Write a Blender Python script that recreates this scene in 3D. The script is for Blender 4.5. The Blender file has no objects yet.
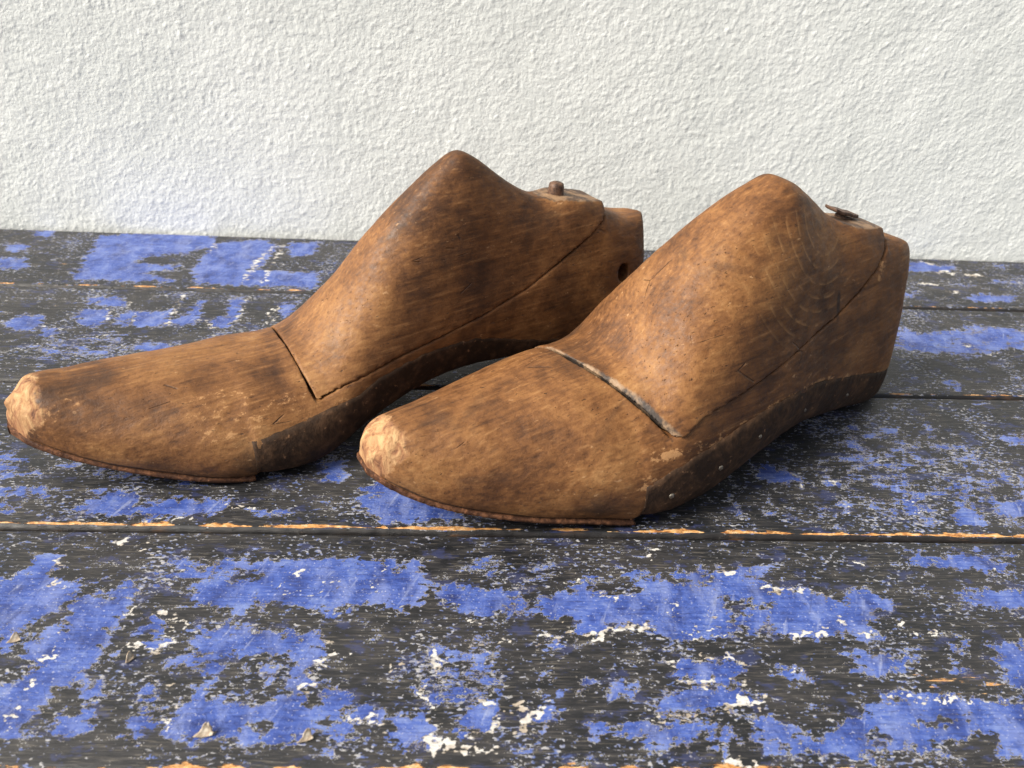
import bpy, bmesh, math
import numpy as np
from mathutils import Vector, Matrix, noise

S = bpy.context.scene
COL = S.collection
rng = np.random.default_rng(7)

# ------------------------------------------------------------------ world, sun, camera
CAM_H = 0.19589254
pitch, roll, yaw = 0.54330212, 0.05285311, 0.06105053
fwd = Vector((math.sin(yaw) * math.cos(pitch), math.cos(yaw) * math.cos(pitch), -math.sin(pitch)))
right = Vector((math.cos(yaw), -math.sin(yaw), 0))
up = right.cross(fwd)
r2 = right * math.cos(roll) + up * math.sin(roll)
u2 = up * math.cos(roll) - right * math.sin(roll)
cam = bpy.data.cameras.new("camera")
cam.sensor_width = 36
cam.lens = 804.0 / 1024 * 36
cam.clip_start = 0.01
cam.clip_end = 100
co = bpy.data.objects.new("camera", cam)
COL.objects.link(co)
co.matrix_world = Matrix(((r2.x, u2.x, -fwd.x, 0), (r2.y, u2.y, -fwd.y, 0), (r2.z, u2.z, -fwd.z, CAM_H), (0, 0, 0, 1)))
cam.dof.use_dof = True
cam.dof.focus_distance = 0.31
cam.dof.aperture_fstop = 20
S.camera = co

SUN_AZ_DIR = Vector((-0.80, -0.27, 0.0)).normalized()
SUN_EL = math.radians(40)
sd = Vector((SUN_AZ_DIR.x * math.cos(SUN_EL), SUN_AZ_DIR.y * math.cos(SUN_EL), math.sin(SUN_EL)))
sun = bpy.data.lights.new("sun", 'SUN')
sun.energy = 4.5
sun.angle = math.radians(26)
sun.color = (1.0, 0.935, 0.83)
so = bpy.data.objects.new("sun", sun)
COL.objects.link(so)
so.rotation_euler = sd.to_track_quat('Z', 'Y').to_euler()
so.location = sd * 3

W = bpy.data.worlds.new("World")
S.world = W
W.use_nodes = True
nt = W.node_tree
sky = nt.nodes.new('ShaderNodeTexSky')
sky.sky_type = 'NISHITA'
sky.sun_disc = False
sky.sun_elevation = SUN_EL
sky.sun_rotation = math.atan2(sd.x, sd.y)
sky.air_density = 0.8
sky.dust_density = 2.0
bg = nt.nodes['Background']
hs = nt.nodes.new('ShaderNodeHueSaturation')      # thin white haze: paler sky
hs.inputs['Saturation'].default_value = 0.42
nt.links.new(sky.outputs[0], hs.inputs['Color'])
nt.links.new(hs.outputs[0], bg.inputs[0])
bg.inputs[1].default_value = 0.095
S.view_settings.view_transform = 'Standard'
S.view_settings.look = 'None'
S.view_settings.exposure = 0.50

# ------------------------------------------------------------------ node helper
class M:
    def __init__(s, name):
        s.m = bpy.data.materials.new(name)
        s.m.use_nodes = True
        s.t = s.m.node_tree
        s.b = s.t.nodes['Principled BSDF']
    def n(s, typ, **kw):
        nd = s.t.nodes.new(typ)
        for k, v in kw.items():
            setattr(nd, k, v)
        return nd
    def put(s, sock, v):
        if isinstance(v, bpy.types.NodeSocket):
            s.t.links.new(v, sock)
        elif v is not None:
            if sock.type == 'RGBA' and len(v) == 3:
                v = (*v, 1)
            sock.default_value = v
    def coord(s, scale=(1, 1, 1), rot=(0, 0, 0), loc=(0, 0, 0)):
        tc = s.n('ShaderNodeTexCoord')
        mp = s.n('ShaderNodeMapping')
        s.t.links.new(tc.outputs['Object'], mp.inputs[0])
        mp.inputs['Scale'].default_value = scale
        mp.inputs['Rotation'].default_value = rot
        mp.inputs['Location'].default_value = loc
        return mp.outputs[0]
    def along(s, ang, stretch, loc=(0, 0, 0)):
        tc = s.n('ShaderNodeTexCoord')
        mp = s.n('ShaderNodeMapping', vector_type='TEXTURE')
        s.t.links.new(tc.outputs['Object'], mp.inputs[0])
        mp.inputs['Scale'].default_value = (stretch, 1, 1)
        mp.inputs['Rotation'].default_value = ang
        mp.inputs['Location'].default_value = loc
        return mp.outputs[0]
    def noise(s, vec, scale, detail=3, rough=.55, dist=0.):
        nd = s.n('ShaderNodeTexNoise')
        s.put(nd.inputs['Vector'], vec)
        nd.inputs['Scale'].default_value = scale
        nd.inputs['Detail'].default_value = detail
        nd.inputs['Roughness'].default_value = rough
        nd.inputs['Distortion'].default_value = dist
        return nd.outputs['Fac']
    def attr(s, name):
        a = s.n('ShaderNodeAttribute')
        a.attribute_name = name
        return a.outputs['Fac']
    def math(s, op, a, b=None, c=None, clamp=False):
        nd = s.n('ShaderNodeMath', operation=op)
        nd.use_clamp = clamp
        for i, v in enumerate((a, b, c)):
            if v is not None:
                s.put(nd.inputs[i], v)
        return nd.outputs[0]
    def add(s, a, b): return s.math('ADD', a, b)
    def mul(s, a, b): return s.math('MULTIPLY', a, b)
    def mx(s, a, b): return s.math('MAXIMUM', a, b)
    def wob(s, nz, amp): return s.math('MULTIPLY', s.math('SUBTRACT', nz, .5), amp)
    def step(s, v, lo, hi, o0=0., o1=1.):
        nd = s.n('ShaderNodeMapRange')
        nd.interpolation_type = 'SMOOTHSTEP'
        s.put(nd.inputs['Value'], v)
        nd.inputs['From Min'].default_value = lo
        nd.inputs['From Max'].default_value = hi
        nd.inputs['To Min'].default_value = o0
        nd.inputs['To Max'].default_value = o1
        return nd.outputs[0]
    def mix(s, f, a, b, mode='MIX'):
        nd = s.n('ShaderNodeMix', data_type='RGBA', blend_type=mode)
        s.put(nd.inputs[0], f)
        s.put(nd.inputs[6], a)
        s.put(nd.inputs[7], b)
        return nd.outputs[2]
    def ramp(s, f, stops):
        nd = s.n('ShaderNodeValToRGB')
        s.put(nd.inputs[0], f)
        e = nd.color_ramp.elements
        while len(e) < len(stops):
            e.new(0.5)
        for el, (p, c) in zip(e, stops):
            el.position = p
            el.color = (*c, 1)
        return nd.outputs[0]
    def bump(s, h, dist, strength=1., normal=None):
        nd = s.n('ShaderNodeBump')
        s.put(nd.inputs['Height'], h)
        nd.inputs['Distance'].default_value = dist
        nd.inputs['Strength'].default_value = strength
        if normal is not None:
            s.put(nd.inputs['Normal'], normal)
        return nd.outputs[0]
    def done(s, col, rough, normal=None, spec=.4):
        s.put(s.b.inputs['Base Color'], col)
        s.put(s.b.inputs['Roughness'], rough)
        s.b.inputs['Specular IOR Level'].default_value = spec
        if normal is not None:
            s.put(s.b.inputs['Normal'], normal)
        return s.m
# ------------------------------------------------------------------ materials
def wood_material(name, seed, ring_axis, warm):
    m = M(name)
    c = m.coord(loc=(seed, seed * .7, 0))
    g = m.coord(scale=(9, 85, 85), loc=(seed, 0, 0))           # grain along the last
    big = m.noise(c, 26, 4, .6, .4)
    mid = m.noise(c, 75, 5, .65, .3)
    grain = m.noise(g, 7, 4, .6, .6)
    fine = m.noise(m.coord(scale=(55, 260, 260)), 8, 2, .5)
    grit = m.noise(c, 900, 3, .7)
    rc = m.coord(loc=(-ring_axis[0], 0, -ring_axis[1]), scale=(1, .2, 1))
    wv = m.n('ShaderNodeTexWave', wave_type='RINGS', rings_direction='Y', wave_profile='SAW')
    m.put(wv.inputs['Vector'], rc)
    wv.inputs['Scale'].default_value = 60
    wv.inputs['Distortion'].default_value = .7
    wv.inputs['Detail'].default_value = 3
    wv.inputs['Detail Scale'].default_value = .6
    rings = wv.outputs['Fac']
    iso = m.noise(m.coord(scale=(.75, 1, 1)), 420, 5, .72, .2)
    lng = m.noise(m.along((.0, -.06, .10), 14, (seed, 0, 0)), 620, 3, .55)
    t = m.add(m.mul(big, .38), m.add(m.mul(mid, .15), m.add(m.mul(grain, .10), m.mul(iso, .10))))
    t = m.add(m.add(t, .138), m.wob(lng, .12))
    col = m.ramp(t, [(.40, (.050, .020, .008)), (.455, (.110, .045, .015)), (.505, (.195, .082, .026)),
                     (.55, (.275, .125, .041)), (.62, (.38, .195, .072))])
    if warm != 1:
        col = m.mix(1., col, (warm, warm * .98, warm * .95), 'MULTIPLY')
    fib = m.noise(m.coord(scale=(.7, 1, 1), loc=(seed, 1, 1)), 1100, 3, .65)
    col = m.mix(m.mul(m.step(fib, .42, .56, .20, 0), m.step(iso, .44, .60, 1, .2)), col, (.045, .020, .010))
    col = m.mix(m.step(lng, .60, .74, 0, .18), col, (.50, .28, .12))
    col = m.mix(m.step(lng, .28, .40, .30, 0), col, (.050, .024, .011))
    arc = m.mul(m.step(rings, .70, .97), m.mul(m.attr('arc'), m.step(m.noise(c, 150, 3), .44, .56)))
    col = m.mix(m.mul(arc, .45), col, (.46, .24, .09))
    # grime, dark rubbed patches
    dn = m.noise(m.coord(scale=(.7, 1, 1), loc=(seed * 2, 3, 1)), 38, 5, .62, .5)
    dark = m.step(dn, .54, .72, 0, .55)
    col = m.mix(dark, col, (.045, .024, .014))
    st = m.math('ADD', m.attr('stain'), m.wob(mid, 1.1))
    col = m.mix(m.step(st, .35, .85, 0, .85), col, (.030, .016, .010))
    wr = m.math('ADD', m.attr('worn'), m.add(m.wob(mid, 1.6), m.wob(iso, 2.4)))
    col = m.mix(m.step(wr, .62, .82, 0, .8), col, (.47, .25, .105))
    # pale flecks of dry wood
    fl = m.noise(m.coord(scale=(.45, 1, 1), loc=(1, seed, 0)), 520, 3, .6)
    col = m.mix(m.mul(m.mul(m.step(fl, .665, .71), .6), m.step(mid, .42, .6)), col, (.50, .29, .14))
    # pores and short dents
    pn = m.noise(m.coord(scale=(.35, 1, 1), rot=(0, .25, .1), loc=(seed, 0, 5)), 950, 3, .6)
    pores = m.mul(m.step(pn, .655, .73), m.step(big, .44, .56))
    col = m.mix(m.mul(pores, .7), col, (.030, .014, .008))
    # scratches
    sc = m.n('ShaderNodeTexVoronoi', feature='DISTANCE_TO_EDGE')
    m.put(sc.inputs['Vector'], m.coord(scale=(.25, 1, .9), rot=(.2, .7, .3), loc=(seed, 2, 0)))
    sc.inputs['Scale'].default_value = 60
    sn = m.noise(c, 60, 2)
    scr = m.mul(m.step(sc.outputs['Distance'], .0, .012, 1, 0), m.step(sn, .62, .67))
    col = m.mix(m.mul(scr, .6), col, (.035, .018, .010))
    ra = m.attr('raw')
    rcol = m.mix(m.step(mid, .46, .58), (.055, .042, .034), (.30, .195, .115))
    col = m.mix(ra, col, rcol)
    # freshly chipped toe
    fr = m.add(m.attr('fresh'), m.add(m.wob(mid, 1.5), m.wob(iso, .7)))
    frs = m.step(fr, .42, .68)
    chip = m.noise(m.coord(scale=(1, .8, .35), rot=(0, .5, .4)), 330, 4, .6, .8)
    fcol = m.ramp(chip, [(.32, (.13, .055, .030)), (.42, (.29, .135, .062)), (.52, (.40, .22, .10)), (.66, (.54, .33, .16))])
    col = m.mix(frs, col, fcol)
    h = m.add(m.mul(iso, .30), m.add(m.mul(mid, .55), m.add(m.mul(grit, .06), m.mul(lng, .14))))
    h = m.add(h, m.mul(pores, -.35))
    h = m.add(h, m.mul(scr, -.35))
    h = m.add(h, m.mul(frs, m.add(m.mul(chip, 1.3), -.8)))
    rough = m.add(m.step(iso, .3, .7, .48, .72), m.mul(frs, .2))
    return m.done(col, rough, m.bump(h, .0008), .38)

def leather_material(name, base, light, sc=1.):
    m = M(name)
    c = m.coord()
    a = m.noise(c, 110 * sc, 5, .7, .3)
    b = m.noise(c, 420 * sc, 3, .6)
    t = m.add(m.mul(a, .7), m.mul(b, .3))
    col = m.mix(m.step(t, .42, .68), base, light)
    col = m.mix(m.step(b, .66, .72, 0, .6), col, tuple(min(1, x * 3) for x in light))
    return m.done(col, m.step(a, .3, .7, .6, .85), m.bump(t, .0009), .2)

def simple(name, c0, c1, scale, rough, metal=0, bd=.0004):
    m = M(name)
    a = m.noise(m.coord(), scale, 4, .65)
    col = m.mix(m.step(a, .38, .64), c0, c1)
    m.b.inputs['Metallic'].default_value = metal
    return m.done(col, rough, m.bump(a, bd), .4)

def table_material():
    m = M('worn_blue_paint')
    ident = m.coord()
    cx = m.coord(scale=(.42, 1, 1))                 # brushed along the boards
    cg = m.coord(scale=(.075, 1, 1))                # wood grain
    n1 = m.noise(cx, 210, 5, .62, .5)
    n2 = m.noise(cx, 800, 3, .6)
    n3 = m.noise(ident, 95, 3, .55)
    grain = m.noise(cg, 900, 5, .68, .2)
    grain2 = m.noise(cg, 1700, 2, .5)
    paint = m.attr('paint')
    v = m.add(paint, m.add(m.wob(n1, 1.35), m.add(m.wob(n2, .6), m.wob(m.noise(ident, 1700, 2, .5), .5))))
    strk = m.noise(m.along((0, 0, 1.15), 7, (.01, 0, 0)), 300, 4, .6, .2)
    v = m.add(v, m.add(m.wob(grain, .45), m.add(m.wob(n3, .25), m.wob(strk, .55))))
    blue = m.step(v, .50, .522)
    # --- weathered black under-paint
    u = m.add(m.mul(grain, .6), m.mul(n1, .4))
    under = m.ramp(u, [(.36, (.004, .005, .006)), (.48, (.011, .0115, .014)), (.56, (.032, .030, .031)), (.67, (.13, .115, .095))])
    broad = m.noise(cx, 28, 3, .5)
    under = m.mix(m.step(broad, .45, .68, 0, .35), under, (.062, .056, .053))
    dash = m.step(grain2, .58, .70, 0, .36)
    under = m.mix(dash, under, (.24, .21, .17))
    # --- bare wood
    bare = m.attr('bare')
    bv = m.add(bare, m.add(m.wob(grain, 1.9), m.wob(n1, 1.1)))
    bmask = m.step(bv, .60, .72)
    woodc = m.ramp(m.add(m.mul(grain, .6), m.mul(n2, .4)), [(.38, (.20, .085, .026)), (.5, (.50, .24, .075)), (.62, (.72, .44, .20))])
    under = m.mix(bmask, under, woodc)
    # --- pale crumbs of primer and thin blue film
    cr = m.noise(m.coord(scale=(.55, 1, 1), rot=(0, 0, .5), loc=(.3, .1, 0)), 860, 3, .62, .3)
    zone = m.noise(ident, 42, 3, .55)
    crm = m.step(m.add(m.add(cr, m.wob(zone, .5)), m.mul(paint, .14)), .635, .675)
    under = m.mix(m.mul(crm, .85), under, m.mix(m.step(n2, .4, .6), (.46, .45, .45), (.10, .15, .38)))
    film = m.noise(m.coord(scale=(.5, 1, 1), loc=(2, 0, 0)), 150, 5, .7)
    under = m.mix(m.step(m.add(film, m.mul(paint, .14)), .585, .66, 0, .45), under, (.036, .050, .16))
    # --- the blue coat
    tone = m.add(m.mul(n3, .5), m.add(m.mul(grain, .3), m.mul(n2, .2)))
    bcol = m.ramp(tone, [(.38, (.016, .029, .14)), (.46, (.032, .066, .28)), (.53, (.060, .110, .39)), (.64, (.17, .23, .48))])
    haze_ = m.noise(m.coord(scale=(1, .45, 1), rot=(0, 0, -.5), loc=(4, 1, 0)), 120, 5, .68, .4)
    bcol = m.mix(m.step(haze_, .46, .66, 0, .55), bcol, (.20, .25, .50))
    bcol = m.mix(m.step(strk, .60, .70, 0, .6), bcol, (.30, .34, .52))
    bcol = m.mix(m.step(strk, .30, .40, .5, 0), bcol, (.03, .045, .16))
    thin = m.mul(m.step(grain2, .60, .68), .55)
    bcol = m.mix(thin, bcol, (.035, .045, .13))
    spk = m.noise(m.coord(scale=(.8, 1, 1), loc=(5, 0, 0)), 1250, 2, .5)
    bcol = m.mix(m.mul(m.step(spk, .63, .69), .5), bcol, (.58, .58, .66))
    col = m.mix(blue, under, bcol)
    # --- ragged pale primer along the rims of the blue patches
    rimn = m.noise(m.coord(loc=(9, 0, 0)), 130, 4, .65)
    band = m.mul(m.step(v, .455, .49), m.step(v, .515, .545, 1, 0))
    rim = m.mul(band, m.step(rimn, .40, .48))
    pv = m.add(m.attr('scrape'), m.add(m.wob(n2, 1.5), m.wob(n1, 1.6)))
    prim = m.mx(m.step(pv, .66, .76), m.mul(rim, .85))
    pcol = m.mix(m.step(n1, .42, .60), (.42, .35, .27), (.66, .64, .60))
    col = m.mix(prim, col, pcol)
    # --- bare orange chips along the near edge of every board, black paint down its side
    ev = m.add(m.attr('edge'), m.add(m.wob(n3, 1.5), m.add(m.wob(n1, 1.5), m.wob(grain, .9))))
    em = m.step(ev, .66, .74)
    ecol = m.ramp(n2, [(.34, (.26, .10, .03)), (.5, (.62, .30, .09)), (.64, (.80, .52, .27))])
    col = m.mix(em, col, ecol)
    side = m.attr('side')
    sv = m.step(m.add(side, m.wob(grain, .5)), .45, .6)
    scol = m.ramp(m.add(m.mul(grain, .5), m.mul(n3, .5)), [(.4, (.006, .006, .007)), (.56, (.018, .014, .012)), (.66, (.10, .05, .022))])
    col = m.mix(sv, col, scol)
    h = m.add(m.mul(blue, .55), m.add(m.mul(prim, .22), m.mul(grain, .35)))
    h = m.add(h, m.add(m.mul(n2, .12), m.mul(crm, .15)))
    h = m.add(h, m.mul(bmask, -.12))
    h = m.add(h, m.mul(em, -.4))
    rough = m.add(m.mul(blue, -.10), m.step(n1, .3, .7, .46, .60))
    return m.done(col, rough, m.bump(h, .0007), .6)

def wall_material():
    m = M('white_stucco')
    c = m.coord()
    a = m.noise(c, 560, 3, .55, .3)
    d = m.noise(c, 12, 5, .6)
    sp = m.noise(m.coord(scale=(1, 1, .7)), 240, 2, .5)
    col = m.mix(m.step(d, .35, .65), (.83, .855, .82), (.89, .912, .878))
    col = m.mix(m.step(sp, .70, .76, 0, .35), col, (.50, .49, .46))
    return m.done(col, .8, m.bump(a, .00046), .3)
# ------------------------------------------------------------------ mesh helpers
def to_obj(name, mesh, mat, parent=None):
    mesh.name = name
    o = bpy.data.objects.new(name, mesh)
    COL.objects.link(o)
    if mat is not None:
        mesh.materials.clear()
        mesh.materials.append(mat)
    if parent is not None:
        o.parent = parent
    for p in mesh.polygons:
        p.use_smooth = True
    return o

def mesh_np(name, verts, faces):
    me = bpy.data.meshes.new(name)
    me.from_pydata([tuple(map(float, v)) for v in verts], [], [tuple(map(int, f)) for f in faces])
    me.update()
    return me

def grid_faces(n, m, wrap=False):
    i, j = np.meshgrid(np.arange(n - 1), np.arange(m if wrap else m - 1), indexing='ij')
    j2 = (j + 1) % m
    return np.stack([i * m + j, (i + 1) * m + j, (i + 1) * m + j2, i * m + j2], -1).reshape(-1, 4)

def big_grid(name, V):
    n, m, _ = V.shape
    F = grid_faces(n, m)
    me = bpy.data.meshes.new(name)
    me.vertices.add(n * m)
    me.vertices.foreach_set('co', V.reshape(-1).astype(np.float32))
    me.loops.add(len(F) * 4)
    me.loops.foreach_set('vertex_index', F.reshape(-1).astype(np.int32))
    me.polygons.add(len(F))
    me.polygons.foreach_set('loop_start', (np.arange(len(F)) * 4).astype(np.int32))
    me.update(calc_edges=True)
    me.validate()
    return me

def set_attr(me, name, vals):
    a = me.attributes.new(name, 'FLOAT', 'POINT')
    a.data.foreach_set('value', np.asarray(vals, np.float32))

def coords(me):
    a = np.empty(len(me.vertices) * 3, np.float32)
    me.vertices.foreach_get('co', a)
    return a.reshape(-1, 3).astype(float)

def evaluated(o):
    dg = bpy.context.evaluated_depsgraph_get()
    dg.update()
    return bpy.data.meshes.new_from_object(o.evaluated_get(dg))

def lathe_mesh(name, prof, n=20, noise_amp=0.):
    V = []
    for r, z in prof:
        for k in range(n):
            a = 2 * math.pi * k / n
            rr = r * (1 + noise_amp * noise.noise(Vector((math.cos(a) * 2, math.sin(a) * 2, z * 400))))
            V.append((rr * math.cos(a), rr * math.sin(a), z))
    F = grid_faces(len(prof), n, True).tolist()
    F = [tuple(f) for f in F] + [tuple(range(n))[::-1], tuple(range((len(prof) - 1) * n, len(prof) * n))]
    me = mesh_np(name, V, F)
    return me

# ------------------------------------------------------------------ the last: cross sections lofted from toe (x = 0) to heel (x = L)
def hermite(kn, v, s):
    kn = np.array(kn); v = np.array(v, float)
    d = np.zeros_like(v)
    d[1:-1] = (v[2:] - v[:-2]) / (kn[2:] - kn[:-2]); d[0] = (v[1] - v[0]) / (kn[1] - kn[0]); d[-1] = (v[-1] - v[-2]) / (kn[-1] - kn[-2])
    i = np.clip(np.searchsorted(kn, s) - 1, 0, len(kn) - 2)
    h = kn[i + 1] - kn[i]; t = (s - kn[i]) / h
    return (2*t**3-3*t**2+1)*v[i] + (t**3-2*t**2+t)*h*d[i] + (-2*t**3+3*t**2)*v[i+1] + (t**3-t**2)*h*d[i+1]

KT = [0,.03,.09,.18,.28,.38,.45,.52,.58,.62,.65,.68,.72,.78,.84,.90,.95,1.0]
KB = [0,.08,.18,.28,.36,.46,.58,.70,.82,.92,1.0]
KW = [0,.02,.06,.14,.25,.36,.48,.60,.72,.84,.93,.985,1.0]
TH = np.linspace(0, 1, 41)

def section(s, zb, zt, top):
    h = zt - zb
    fz = np.array([0, 0, .04, .22, .50, .78, .95, 1.0, 1.0])
    lo = np.array([0, .80, .97, 1.04, 1.0, .78, .46, .2, 0.])
    hi = np.array([0, .78, .93, 1.04, .80, .62, .36, .16, 0.])
    he = np.array([0, .80, .93, 1.0, .93, .78, .60, .40, 0.])
    a = np.clip((h - .055) / .05, 0, 1)
    fy = lo * (1 - a) + hi * a
    b = np.clip((s - .74) / .12, 0, 1); b = b * b * (3 - 2 * b)
    fy = fy * (1 - b) + he * b
    kk = np.linspace(0, 1, 9)
    y = np.interp(TH, kk, fy); z = np.interp(TH, kk, fz)
    for _ in range(6):
        y[1:-1] = .25*y[:-2] + .5*y[1:-1] + .25*y[2:]; z[1:-1] = .25*z[:-2] + .5*z[1:-1] + .25*z[2:]
    y = y * (1 + (top - 1) * np.clip((z - .3) / .7, 0, 1))
    return y, z

def profile(P, s):
    L = P['L']
    zt = hermite(KT, P['T'], s)
    zb = hermite(KB, P['B'], s)
    wn = np.maximum(hermite(KW, P['Wn'], s), .001)
    wf = np.maximum(hermite(KW, P['Wf'], s), .001)
    tp = hermite([0, .3, .6, .8, 1], P['top'], s)
    xs = P['sole_end']                    # behind the toe sole the wood sits a little higher
    x = L * s
    zb = zb + .0022 * np.clip((x - xs) / .001, 0, 1) * np.clip(1 - (x - xs) / .06, 0, 1)
    return x, zt, zb, wn, wf, tp

def loft_points(P, ns=180, grow=None, block=False):
    s = .5 - .5 * np.cos(np.pi * np.linspace(0, 1, ns))
    x, zt, zb, wn, wf, tp = profile(P, s)
    if block:      # the block stands higher than the heel behind it
        T2 = list(P['T'][:14]) + P['Tb']
        zt = hermite(KT, T2, s)
    V = []
    for i in range(ns):
        y, z = section(s[i], zb[i], zt[i], tp[i])
        zz = zb[i] + (zt[i] - zb[i]) * z
        a, b = wn[i], wf[i]
        if grow is not None:
            g = grow * np.clip((.165 - x[i]) / .06, 0, 1)
            a += g; b += g * .4
            zz = zz + g * .6 * z
        if block:
            fr = np.clip((x[i] - P['seam'][-1][0] + .03) / .03, 0, 1)
            y = y * (1 - .30 * fr ** 2.5 * z ** 6)
        elif x[i] > .9 * P['L']:
            zz = zz - .0010 * z ** 4
        n_ = np.stack([np.full(41, x[i]), -a * y, zz], -1)
        f_ = np.stack([np.full(41, x[i]), b * y, zz], -1)
        V.append(np.concatenate([n_, f_[::-1][1:-1]]))
    return np.array(V)

def loft_mesh(P, grow=None, block=False):
    V = loft_points(P, 180, grow, block)
    n, m, _ = V.shape
    F = [tuple(f) for f in grid_faces(n, m, True).tolist()]
    F += [tuple(range(m)), tuple(range((n - 1) * m, n * m))[::-1]]
    me = mesh_np('loft', V.reshape(-1, 3), F)
    bm = bmesh.new(); bm.from_mesh(me)
    bmesh.ops.remove_doubles(bm, verts=bm.verts, dist=1e-5)
    bmesh.ops.triangulate(bm, faces=[f for f in bm.faces if len(f.verts) > 4])
    bmesh.ops.recalc_face_normals(bm, faces=bm.faces)
    bm.to_mesh(me); bm.free()
    return me

def wedge_mesh(P, gap_front, gap, body=False):
    a, b, c = P['front']
    kz = P['kz']
    V = []
    sm_ = P['seam']; opn = P['open'] if body else 0
    for y in (-.055, .055):
        V.append((a + b * y + c * .16 + gap_front, y, .16))
        V.append((a + b * y + c * (kz + gap) + gap_front, y, kz + gap))
        for i_, (x, z) in enumerate(sm_):
            V.append((x - gap * .5 + opn * min(1, max(0, (i_ - len(sm_) + 6) / 4)) ** 1.5, y, z + gap))
        V.append((sm_[-1][0] - gap + opn * 1.15, y, .16))
    n = len(V) // 2
    F = [tuple(range(n)), tuple(range(n, 2 * n))[::-1]]
    F += [(i, i + n, (i + 1) % n + n, (i + 1) % n) for i in range(n)]
    me = mesh_np('wedge', V, F)
    bm = bmesh.new(); bm.from_mesh(me)
    bmesh.ops.triangulate(bm, faces=bm.faces)
    bmesh.ops.recalc_face_normals(bm, faces=bm.faces)
    bm.to_mesh(me); bm.free()
    return me

def flat_cutter(P):
    pts = P['flat'] + [(.33, .05), (.33, .2), (P['flat'][0][0], .2)]
    n = len(pts)
    V = [(x, -.09, z) for x, z in pts] + [(x, .09, z) for x, z in pts]
    F = [tuple(range(n)), tuple(range(n, 2 * n))[::-1]] + [(i, i + n, (i + 1) % n + n, (i + 1) % n) for i in range(n)]
    me = mesh_np('flat', V, F)
    bm = bmesh.new(); bm.from_mesh(me)
    bmesh.ops.triangulate(bm, faces=bm.faces)
    bmesh.ops.recalc_face_normals(bm, faces=bm.faces)
    bm.to_mesh(me); bm.free()
    return me

def temp(me):
    o = bpy.data.objects.new('temp', me)
    COL.objects.link(o)
    return o

def carve(base, cutters, voxel, smooth):
    """boolean the loft, re-mesh it finely and soften the cut edges like old wood"""
    o = temp(base)
    ts = []
    for op, me in cutters:
        t = temp(me); ts.append(t)
        md = o.modifiers.new('b', 'BOOLEAN'); md.operation = op; md.object = t; md.solver = 'EXACT'
    r = o.modifiers.new('r', 'REMESH'); r.mode = 'VOXEL'; r.voxel_size = voxel
    if smooth:
        sm = o.modifiers.new('s', 'SMOOTH'); sm.factor = .5; sm.iterations = smooth
    me = evaluated(o)
    for t in ts + [o]:
        d = t.data
        bpy.data.objects.remove(t)
        bpy.data.meshes.remove(d)
    return me

def blob(C, p, r):
    d = (C - np.array(p)) / np.array(r)
    return np.clip(1.2 - np.sqrt((d ** 2).sum(1)), 0, 1)

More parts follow.
